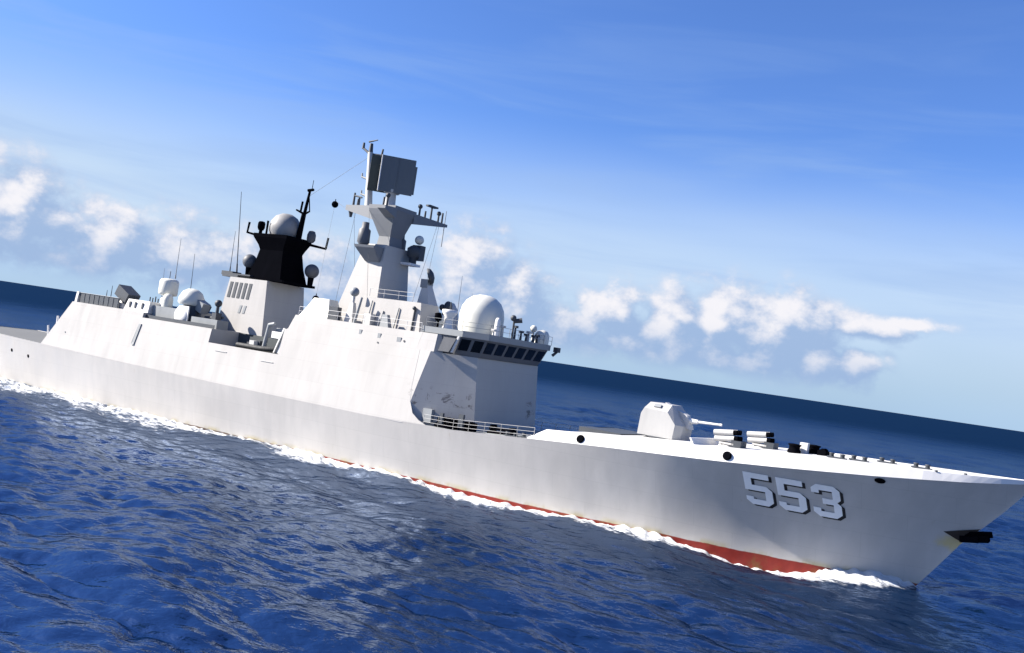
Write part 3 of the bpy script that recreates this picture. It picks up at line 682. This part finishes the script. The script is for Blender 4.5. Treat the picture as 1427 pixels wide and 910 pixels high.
for z in (29.9, 28.0):
    xx = -.9-(z-26.7)*.14; b = MB(); b.tube((xx, 0, z-.2), (xx-1.15, 0, z+.1), .13, .1, 8); b.tube((xx-1.1, 0, z), (xx-1.15, 0, z+.5), .1, .08, 8); b.build('spur', 'grey', pole)
# air-search radar: two flat arrays back to back on a pedestal
b = MB(); b.lathe((2.0, 0, 26.75), [(.75, 0), (.62, .4), (.55, 1.5), (.8, 1.6), (.8, 1.9)], 20); rad = b.build('air_search_radar', 'paint', ship)
ang = R(44); D = Vector((math.cos(ang), math.sin(ang), 0)); N = Vector((math.sin(ang), -math.cos(ang), 0)); U = Vector((0, 0, 1))
cR = Vector((2.1, 0, 30.2))
b = MB(); b.obox(cR+N*.55+D*.25, D*1.78, N*.16, U*1.9); b.obox(cR+N*.55+D*2.13-U*.25, D*.11, N*.12, U*1.5); pa = b.build('radar_array', 'radarface', rad)
b = MB(); cB = cR-N*.55-D*.95; b.obox(cB, D*1.7, N*.12, U*1.9); b.build('radar_array', 'antenna', rad)
for c_, w_ in ((cR+N*.55+D*.25-D*1.83, .22), (cB+N*.13+D*.75, .10)):
    b = MB(); b.obox(c_, D*.05, N*w_, U*1.93); b.build('array_edge', 'white', rad)
b = MB(); b.obox(cR-U*1.6, D*.7, N*.5, U*.25); b.tube(cR-U*1.75-D*.8+N*.3, cR-U*1.75+D*.8+N*.3, .22, .22, 10); b.build('radar_yoke', 'grey', rad)
b = MB(); b.obox(cR+N*.72+D*.25+U*.1, D*.03, N*.03, U*1.75); b.build('array_rib', 'radarface', rad)
# side sponsons with their gear
def sponson(sg, mat='mastshade'):
    b = MB(); b.loft([[(1.7, -sg*1.9, 20.6), (3.8, -sg*1.9, 20.6), (3.7, -sg*2.3, 20.6), (1.8, -sg*2.3, 20.6)], [(1.1, -sg*1.8, 21.9), (3.9, -sg*1.8, 21.9), (3.8, -sg*3.5, 21.9), (1.2, -sg*3.5, 21.9)], [(1.0, -sg*1.8, 22.15), (3.9, -sg*1.8, 22.15), (3.8, -sg*3.6, 22.15), (1.1, -sg*3.6, 22.15)]]); o = b.build('sponson', mat, mast)
    b = MB(); b.lathe((1.8, -sg*3.0, 22.15), [(.4, 0), (.65, .3), (.62, 1.6), (.4, 1.8), (.36, 2.4), (.01, 2.45)], 18); b.build('jammer_drum', 'soot', o)
    return o
sponson(1); sp2 = sponson(-1)
b = MB(); b.box(4.1, 5.4, .7, 2.5, 20.9, 21.15); b.build('forward_bracket', 'white', mast)
b = MB(); b.lathe((4.9, 1.7, 21.15), [(.4, 0), (.4, .6), (.7, .8), (.75, 1.6), (.4, 1.9), (.01, 1.95)], 16); b.box(4.5, 5.6, 1.8, 2.7, 21.6, 23.2); b.build('forward_sensor', 'dark', mast)
b = MB(); b.sphere((5.0, 2.2, 23.8), .5, 14); b.build('forward_sensor_head', 'dome', mast)
# gear standing at the foot of the mast on the starboard side
def stand_with_ball(x, y, z, h, r):
    b = MB(); b.loft([[(x-.55, y-.4, z), (x+.55, y-.4, z), (x+.55, y+.4, z), (x-.55, y+.4, z)], [(x-.2, y-.2, z+h*.7), (x+.2, y-.2, z+h*.7), (x+.2, y+.2, z+h*.7), (x-.2, y+.2, z+h*.7)]]); b.tube((x, y, z+h*.6), (x, y, z+h), .16, n=8); o = b.build('director_stand', 'paint', ship)
    b = MB(); b.sphere((x, y, z+h+r*.5), r, 14); b.build('director_head', 'grey', o)
stand_with_ball(3.4, -4.9, 13.95, 2.9, .48)
b = MB(); b.box(1.2, 2.4, -5.9, -5.3, 13.96, 15.3); b.build('signal_locker', 'dark', upper)
b = MB(); b.tube((4.4, -5.4, 13.95), (4.9, -5.4, 16.6), .16, .12, 8); b.build('signal_post', 'grey', upper)

# deckhouse below the mast front
b = MB(); b.loft([[(4.7, -4.6, 13.955), (12.0, -4.6, 13.955), (12.0, -1.4, 13.955), (4.7, -1.4, 13.955)], [(4.7, -4.4, 16.8), (11.6, -4.4, 16.8), (11.6, -1.5, 16.8), (4.7, -1.5, 16.8)]]); dh = b.build('mast_deckhouse', 'side', ship)
for (x, h) in ((5.4, 2.5), (7.0, 1.6), (8.9, 2.1)):
    b = MB(); b.tube((x, -4.75, 13.96), (x+.2, -4.55, 13.96+h), .06, n=6); b.build('pipe', 'grey', dh)
b = MB(); b.box(5.4, 6.3, -5.3, -4.65, 13.96, 15.1); b.build('deck_locker', 'paint', dh)
b = MB(); b.frust((8.0, 9.1, -5.8, -5.2, 13.96), (8.1, 8.7, -5.7, -5.3, 15.2)); b.build('deck_locker', 'grey', dh)
b = MB(); b.tube((11.1, -4.7, 13.96), (11.1, -4.55, 16.3), .09, n=6); b.sphere((11.1, -4.7, 16.2), .2, 10); b.build('handrail_post', 'dark', dh)
railing([(4.8, -4.2, 16.9), (10.4, -4.2, 16.9)], .8, 2, dh, 'paint', r=.025)
# fire-control director on its cone
b = MB(); b.loft([[(7.0, .2, 13.955), (10.0, .2, 13.955), (10.0, 2.8, 13.955), (7.0, 2.8, 13.955)], [(7.2, .6, 17.2), (8.6, .6, 17.2), (8.6, 2.2, 17.2), (7.2, 2.2, 17.2)], [(7.3, .9, 19.0), (8.0, .9, 19.0), (8.0, 1.7, 19.0), (7.3, 1.7, 19.0)]]); fc = b.build('fire_control_radar', 'paint', ship)
b = MB(); b.lathe((7.7, 1.2, 19.9), [(.8, 0), (.9, .1), (.75, .4), (.3, .6), (.01, .62)], 22, axis=(.8, .5, .35)); b.build('director_dish', 'dark', fc)
b = MB(); b.box(7.1, 8.0, .8, 1.8, 18.7, 19.6); b.build('director_yoke', 'grey', fc)
for x, y, h, nm, mt in ((8.9, 3.2, 2.7, 'optical_director', 'dark'),):
    b = MB(); b.tube((x, y, 14.0), (x, y, 14+h), .28, .18, 10); b.sphere((x-.3, y, 14.3+h), .35, 12); b.sphere((x+.4, y, 14.4+h), .45, 12, 1.4); b.build(nm, mt, ship)
b = MB(); b.lathe((9.0, 4.4, 14.0), [(1.1, 0), (1.0, 1.6), (.6, 3.0), (.2, 3.6), (.01, 3.65)], 20); b.build('vent_cowl', 'paint', ship)
b = MB(); b.sphere((12.6, -2.0, 15.4), .6, 14); b.tube((12.6, -2, 14), (12.6, -2, 15), .4, n=10); b.build('navigation_dome', 'dome', ship)
whip((10.8, 3, 14.0), (10.7, 3, 20.5), .035, mat='grey'); whip((12.3, 3, 14.0), (12.3, 3, 18.8), .03, mat='grey')

# bridge-roof equipment
b = MB(); b.lathe((15.9, 0, 14.62), [(2.15, 0), (2.22, .5), (2.22, 1.85), (2.08, 2.6), (1.72, 3.25), (1.15, 3.7), (.55, 3.9), (.01, 3.95)], 44); b.build('radome', 'dome', bridge)
b = MB(); b.lathe((15.3, -4.6, 14.62), [(.55, 0), (.42, .4), (.42, 1.15), (.7, 1.5), (.75, 1.8), (.5, 1.85)], 18); o = b.build('pelorus_stand', 'white', bridge)
b = MB(); b.tube((15.3, -4.6, 16.4), (15.3, -4.6, 17.2), .06, n=6); b.build('pelorus_aerial', 'dark', o)
b = MB(); b.lathe((14.7, -5.4, 15.3), [(.3, 0), (.36, .3), (.3, .7), (.01, .75)], 12, axis=(0, -.3, 1)); b.tube((14.7, -5.4, 14.6), (14.7, -5.4, 15.4), .1, n=6); b.build('searchlight', 'black', bridge)
b = MB(); b.lathe((18.9, -1.6, 14.62), [(.3, 0), (.28, 1.5), (.2, 1.75), (.01, 1.8)], 14); b.build('vent_post', 'white', bridge)
b = MB(); b.tube((20.0, -.5, 14.62), (20.0, -.5, 16.6), .1, n=8); b.sphere((20.0, -.7, 16.6), .3, 12); b.tube((20.0, -.6, 16.3), (20.7, -.2, 16.5), .2, .26, 10); b.build('signal_lamp', 'dark', bridge)
for k, (x, y, h) in enumerate(((19.3, -1.2, .9), (20.3, .6, .7), (20.5, 1.3, .5), (20.2, 2.2, .8), (20.4, 2.9, .5), (20.5, 3.4, .6), (19.6, -3.2, .4), (19.9, 0.1, 1.1))):
    b = MB(); b.tube((x, y, 14.62), (x, y, 14.62+h), .13, .09, 8); b.box(x-.18, x+.18, y-.22, y+.22, 14.62+h, 14.62+h+.22); b.build('roof_fitting', 'dark' if k % 3 else 'paint', bridge)
b = MB(); b.lathe((20.1, 5.0, 14.62), [(.75, 0), (.75, .9), (.55, 1.25), (.2, 1.4), (.01, 1.42)], 20); b.sphere((19.6, 4.0, 16.0), .36, 14); b.tube((19.6, 4.0, 14.6), (19.6, 4.0, 15.8), .12, n=8); b.build('satellite_dome', 'dome', bridge)
b = MB(); b.tube((20.9, 6.2, 13.6), (21.5, 6.5, 14.3), .16, .1, 8); b.box(21.0, 21.5, 6.1, 6.7, 14.0, 14.5); b.build('wing_light', 'dark', bridge)

# ------------------------------------------------------------------ signal balls and halyards; the boat in its bay
def to_world(p): return Matrix.Translation(SHIP) @ Matrix.Rotation(YAW, 4, 'Z') @ Vector(p)
def signal_ball(p, label):
    b = MB(); b.sphere((0, 0, 0), .38, 16); b.tube((0, 0, .35), (0, 0, .6), .05, n=6)
    o = b.build('signal_ball', 'black'); o.location = to_world(p)
    tag(o, label, 'signal ball', 'black balls hoisted on the frigate')
signal_ball((-5.8, 0, 26.8), 'black ball hoisted level with the mast yard left of the radar mast')
signal_ball((-6.5, 0, 16.1), 'black ball hanging low between the black funnel and the white mast')
b = MB(); b.tube((-4.3, 0, 26.5), (-5.8, 0, 27.2), .02, n=4); b.tube((-5.8, 0, 27.2), (-6.5, 0, 16.5), .012, n=4); b.tube((-6.5, 0, 15.8), (-6.6, 0, 13.5), .012, n=4); b.build('halyard', 'grey', mast)
for p_, q_ in (((4.8, 5.2, 26.1), (3.0, 4.2, 14.0)), ((4.7, 5.6, 26.0), (4.0, 5.2, 14.0)), ((-3.2, .4, 26.2), (-2.0, 2.0, 14.0)), ((-2.2, -.4, 26.2), (-1.5, -2.4, 14.0)), ((-1.7, 0, 32.4), (4.6, -4.3, 16.8)), ((-10.3, .3, 27.6), (-1.9, 0, 32.2))):
    b = MB(); b.tube(p_, q_, .016, n=4); b.build('rigging_wire', 'dark', mast)
boat = bpy.data.objects.new('inflatable_boat', None); C.objects.link(boat); boat.location = to_world((-7.6, -5.5, 9.15)); boat.rotation_euler = (0, 0, YAW)
tag(boat, 'dark inflatable boat stowed in the recessed bay of the white side', 'boat')
b = MB(); n_ = 26
rings = []
for t_ in np.linspace(0, 1, n_):
    x = -3.0+6*t_; wdt = .95*math.sqrt(max(0, 1-max(0, (t_-.62)/.38)**2)); zz = .75+.55*max(0, t_-.55)**1.5
    rings.append((x, wdt, zz))
for sg in (1, -1):
    pts = [(x, sg*wd, z) for x, wd, z in rings]
    for a_, b_ in zip(pts[:-1], pts[1:]): b.tube(a_, b_, .27, .27, 12)
b.build('collar', 'rubber', boat)
b = MB(); b.loft([[(x, -wd*.9-.02, z-.1), (x, 0, z-.75), (x, wd*.9+.02, z-.1), (x, 0, z-.05)] for x, wd, z in rings]); b.build('hull', 'grey', boat)
b = MB(); b.box(-1.2, -.3, -.35, .35, .7, 1.5); b.box(-2.2, -1.4, -.4, .4, .7, 1.2); b.build('console', 'dark', boat)

# ------------------------------------------------------------------ the sea
def sea():
    # radial sheet centred below the camera: fine where it is near, coarser towards the horizon
    r = [4.0]
    while r[-1] < 60000:
        x = r[-1]
        q_ = .010 if x < 28 else (.0032 if x < 150 else (.007 if x < 300 else .016 if x < 1500 else .05))
        r.append(x*(1+q_))
    r = np.array(r)
    fine = np.radians(np.linspace(-37, 37, 1080)); coarse = np.radians(np.linspace(37, 323, 150))[1:-1]
    a = np.concatenate([fine, coarse]); nr, na = len(r), len(a)
    RR, AA = np.meshgrid(r, a, indexing='ij')
    X = RR*np.sin(AA); Y = RR*np.cos(AA)
    sp = np.maximum(RR*np.radians(74/1080), np.gradient(r)[:, None]*.6*np.ones_like(AA))
    sp = np.where((AA > R(37)) & (AA < R(323)), RR*R(1.9), sp)
    Z = np.zeros_like(X); DX = np.zeros_like(X); DY = np.zeros_like(X)
    lam = np.exp(np.linspace(math.log(.9), math.log(52), 96))
    main = R(62)
    for L in lam:
        th = main+rng.normal(0, R(48)); k = 2*PI/L
        steep = .045 if L < 2.6 else (.038 if L < 9 else .020)
        A = steep*L/(2*PI)*1.0*rng.uniform(.6, 1.4)
        ph = rng.uniform(0, 2*PI); kx, ky = math.cos(th)*k, math.sin(th)*k
        fade = np.clip((L/sp-2.2)/2.5, 0, 1)
        # wave groups
        gph = rng.uniform(0, 6.28); grp = .65+.35*np.sin(X*kx*.13+Y*ky*.09+gph)
        arg = kx*X+ky*Y+ph
        s_, c_ = np.sin(arg), np.cos(arg); am = A*fade*grp
        Z += am*s_; DX += -am*c_*math.cos(th)*1.0; DY += -am*c_*math.sin(th)*1.0
    # ship frame
    px, py = X-SHIP.x, Y-SHIP.y; c_, s_ = math.cos(YAW), math.sin(YAW)
    sx = px*c_+py*s_; sy = -px*s_+py*c_
    yww = yw(np.clip(sx, -69.5, 57.5)); dist = np.abs(sy)-yww
    ahead = np.maximum(0, sx-57.5); dist = np.where(sx > 57.5, np.hypot(ahead, sy), dist)
    along = (sx > -75) & (sx < 60)
    hb = pl([-90, -70, -60, -45, -30, -17, -8, -2, 3, 8, 12, 20, 28, 33, 38, 41, 45, 49.5, 52.5, 55.5, 57.5, 59.5, 62], [0, .2, .25, .30, .36, .45, .25, .35, .65, .40, .5, .3, .1, .1, .5, .0, -.45, -.15, .75, 1.15, .8, .2, 0])
    d = np.maximum(dist, 0)
    wb = pl([-90, -40, -10, 20, 45, 58, 65], [2.5, 3.0, 3.0, 2.0, 2.2, 1.5, 1])(sx)
    Z = Z*np.where(along, 1-.55*np.exp(-d/4.0), 1)+hb(sx)*np.exp(-(d/wb)**2)
    fw_ = pl([-110, -75, -60, -44, -30, -17, -12, -8.5, -3, 1, 3.6, 7.9, 11, 14.7, 21.8, 26.7, 30.3, 32.4, 35, 38.9, 41.6, 44.9, 49.2, 52, 54.4, 57.5, 59, 60.5],
              [12, 10, 8.0, 6.0, 5.0, 5.6, 4.4, 1.4, 1.2, 3.0, 3.4, 1.4, 1.0, 1.2, 2.2, 2.8, 2.2, 1.3, 3.6, 5.0, 2.6, 1.2, 2.8, 3.0, 2.6, 1.9, 1.3, .2])(sx)
    st_ = pl([-110, -75, -44, -30, -17, -8, -3, 1, 3.6, 30, 39, 45, 50, 57.5, 59, 60.5], [.56, .60, .68, .72, .76, .64, .70, .9, 1.0, 1.0, .95, .85, 1.1, 1.15, 1.0, 0])(sx)
    foam = st_*np.clip(1.25-d/np.maximum(fw_, .05), 0, 1)**.8
    foam = np.where((sx < 60.5) & (sx > -110), foam, 0)
    foam = np.clip(foam, 0, 1.2)
    # churned lumps where the foam is thick
    lump = np.sin(sx*3.1+np.sin(sy*2.3)*1.5)*np.sin(sy*3.7+sx*.9)+.6*np.sin(sx*7.3+1.7*np.sin(sy*5.1))*np.sin(sy*8.1-sx*2.2)
    Z += np.where(sp < .5, .13*lump*np.clip(foam, 0, 1), 0)
    P_ = np.stack([X+DX, Y+DY, Z], -1).reshape(-1, 3)
    nv = nr*na
    i = np.arange(nr-1)[:, None]; j = np.arange(na)[None, :]; j2 = (j+1) % na
    F = np.stack([i*na+j, i*na+j2, (i+1)*na+j2, (i+1)*na+j], -1).reshape(-1, 4)
    F = F[:, ::-1]
    me = bpy.data.meshes.new('sea')
    me.vertices.add(nv); me.vertices.foreach_set('co', P_.astype(np.float32).ravel())
    me.loops.add(F.size); me.loops.foreach_set('vertex_index', F.astype(np.int32).ravel())
    me.polygons.add(len(F)); me.polygons.foreach_set('loop_start', np.arange(0, F.size, 4, dtype=np.int32))
    me.polygons.foreach_set('use_smooth', np.ones(len(F), dtype=bool))
    at = me.attributes.new('foam', 'FLOAT', 'POINT'); at.data.foreach_set('value', foam.astype(np.float32).ravel())
    me.update(); me.validate()
    o = bpy.data.objects.new('sea', me); C.objects.link(o); tag(o, kind='structure')
    m = bpy.data.materials.new('sea_water'); m.use_nodes = True; t = NT(m.node_tree); t.n.clear()
    mo = t.new('ShaderNodeOutputMaterial')
    ob = t.new('ShaderNodeTexCoord').outputs['Object']
    fa = t.new('ShaderNodeAttribute', attribute_name='foam').outputs['Fac']
    ln = t.new('ShaderNodeVectorMath', operation='LENGTH'); t.put(ln.inputs[0], ob); far = t.ramp(ln.outputs['Value'], 60, 900)
    rot = t.new('ShaderNodeVectorRotate', rotation_type='Z_AXIS'); t.put(rot.inputs['Vector'], ob); rot.inputs['Angle'].default_value = -R(70)
    rv = t.vmath('MULTIPLY', rot.outputs[0], (1.0, .62, 1))
    h1 = t.noise(rv, .85, 4, .5, .5); h2 = t.noise(rv, 3.2, 3, .5, .4); h3 = t.noise(rv, .16, 4, .6, .3)
    h = t.math('ADD', t.math('MULTIPLY', h1, .60), t.math('MULTIPLY', h2, .17))
    h = t.math('ADD', h, t.math('MULTIPLY', h3, t.math('MULTIPLY', far, 3.0)))
    bu = t.new('ShaderNodeBump'); bu.inputs['Strength'].default_value = 1.0; bu.inputs['Distance'].default_value = .28; t.put(bu.inputs['Height'], h)
    deep = t.new('ShaderNodeBsdfDiffuse'); deep.inputs['Color'].default_value = (.0015, .0085, .026, 1); t.put(deep.inputs['Normal'], bu.outputs[0])
    gl = t.new('ShaderNodeBsdfGlossy'); t.put(gl.inputs['Color'], t.mix(far, (.44, .54, .74), (.30, .60, 1.0))); t.put(gl.inputs['Roughness'], t.ramp(far, 0, 1, .10, .30)); t.put(gl.inputs['Normal'], bu.outputs[0])
    fr = t.new('ShaderNodeFresnel'); fr.inputs['IOR'].default_value = 1.333; t.put(fr.inputs['Normal'], bu.outputs[0])
    ff = t.math('MINIMUM', fr.outputs[0], t.ramp(far, 0, 1, .36, .05))
    mx = t.new('ShaderNodeMixShader'); t.put(mx.inputs[0], ff); t.l.new(deep.outputs[0], mx.inputs[1]); t.l.new(gl.outputs[0], mx.inputs[2])
    # foam
    sr = t.new('ShaderNodeVectorRotate', rotation_type='Z_AXIS'); t.put(sr.inputs['Vector'], ob); sr.inputs['Angle'].default_value = -YAW
    so_ = t.vmath('MULTIPLY', sr.outputs[0], (.42, 1.0, .6))
    f1 = t.noise(so_, 1.7, 8, .70, .5); f2 = t.noise(so_, .38, 4, .6, .3)
    fv = t.math('ADD', fa, t.math('ADD', t.math('MULTIPLY', t.math('SUBTRACT', f1, .5), 2.0), t.math('MULTIPLY', t.math('SUBTRACT', f2, .5), 1.3)))
    fv = t.math('MULTIPLY', t.ramp(fv, .40, .80), t.ramp(fa, .02, .15))
    fd_ = t.new('ShaderNodeBsdfDiffuse'); fd_.inputs['Color'].default_value = (.62, .64, .66, 1)
    fb = t.new('ShaderNodeBump'); fb.inputs['Strength'].default_value = .9; fb.inputs['Distance'].default_value = .4; t.put(fb.inputs['Height'], f1); t.put(fd_.inputs['Normal'], fb.outputs[0])
    m2 = t.new('ShaderNodeMixShader'); t.put(m2.inputs[0], fv); t.l.new(mx.outputs[0], m2.inputs[1]); t.l.new(fd_.outputs[0], m2.inputs[2])
    t.l.new(m2.outputs[0], mo.inputs['Surface'])
    me.materials.append(m)
sea()
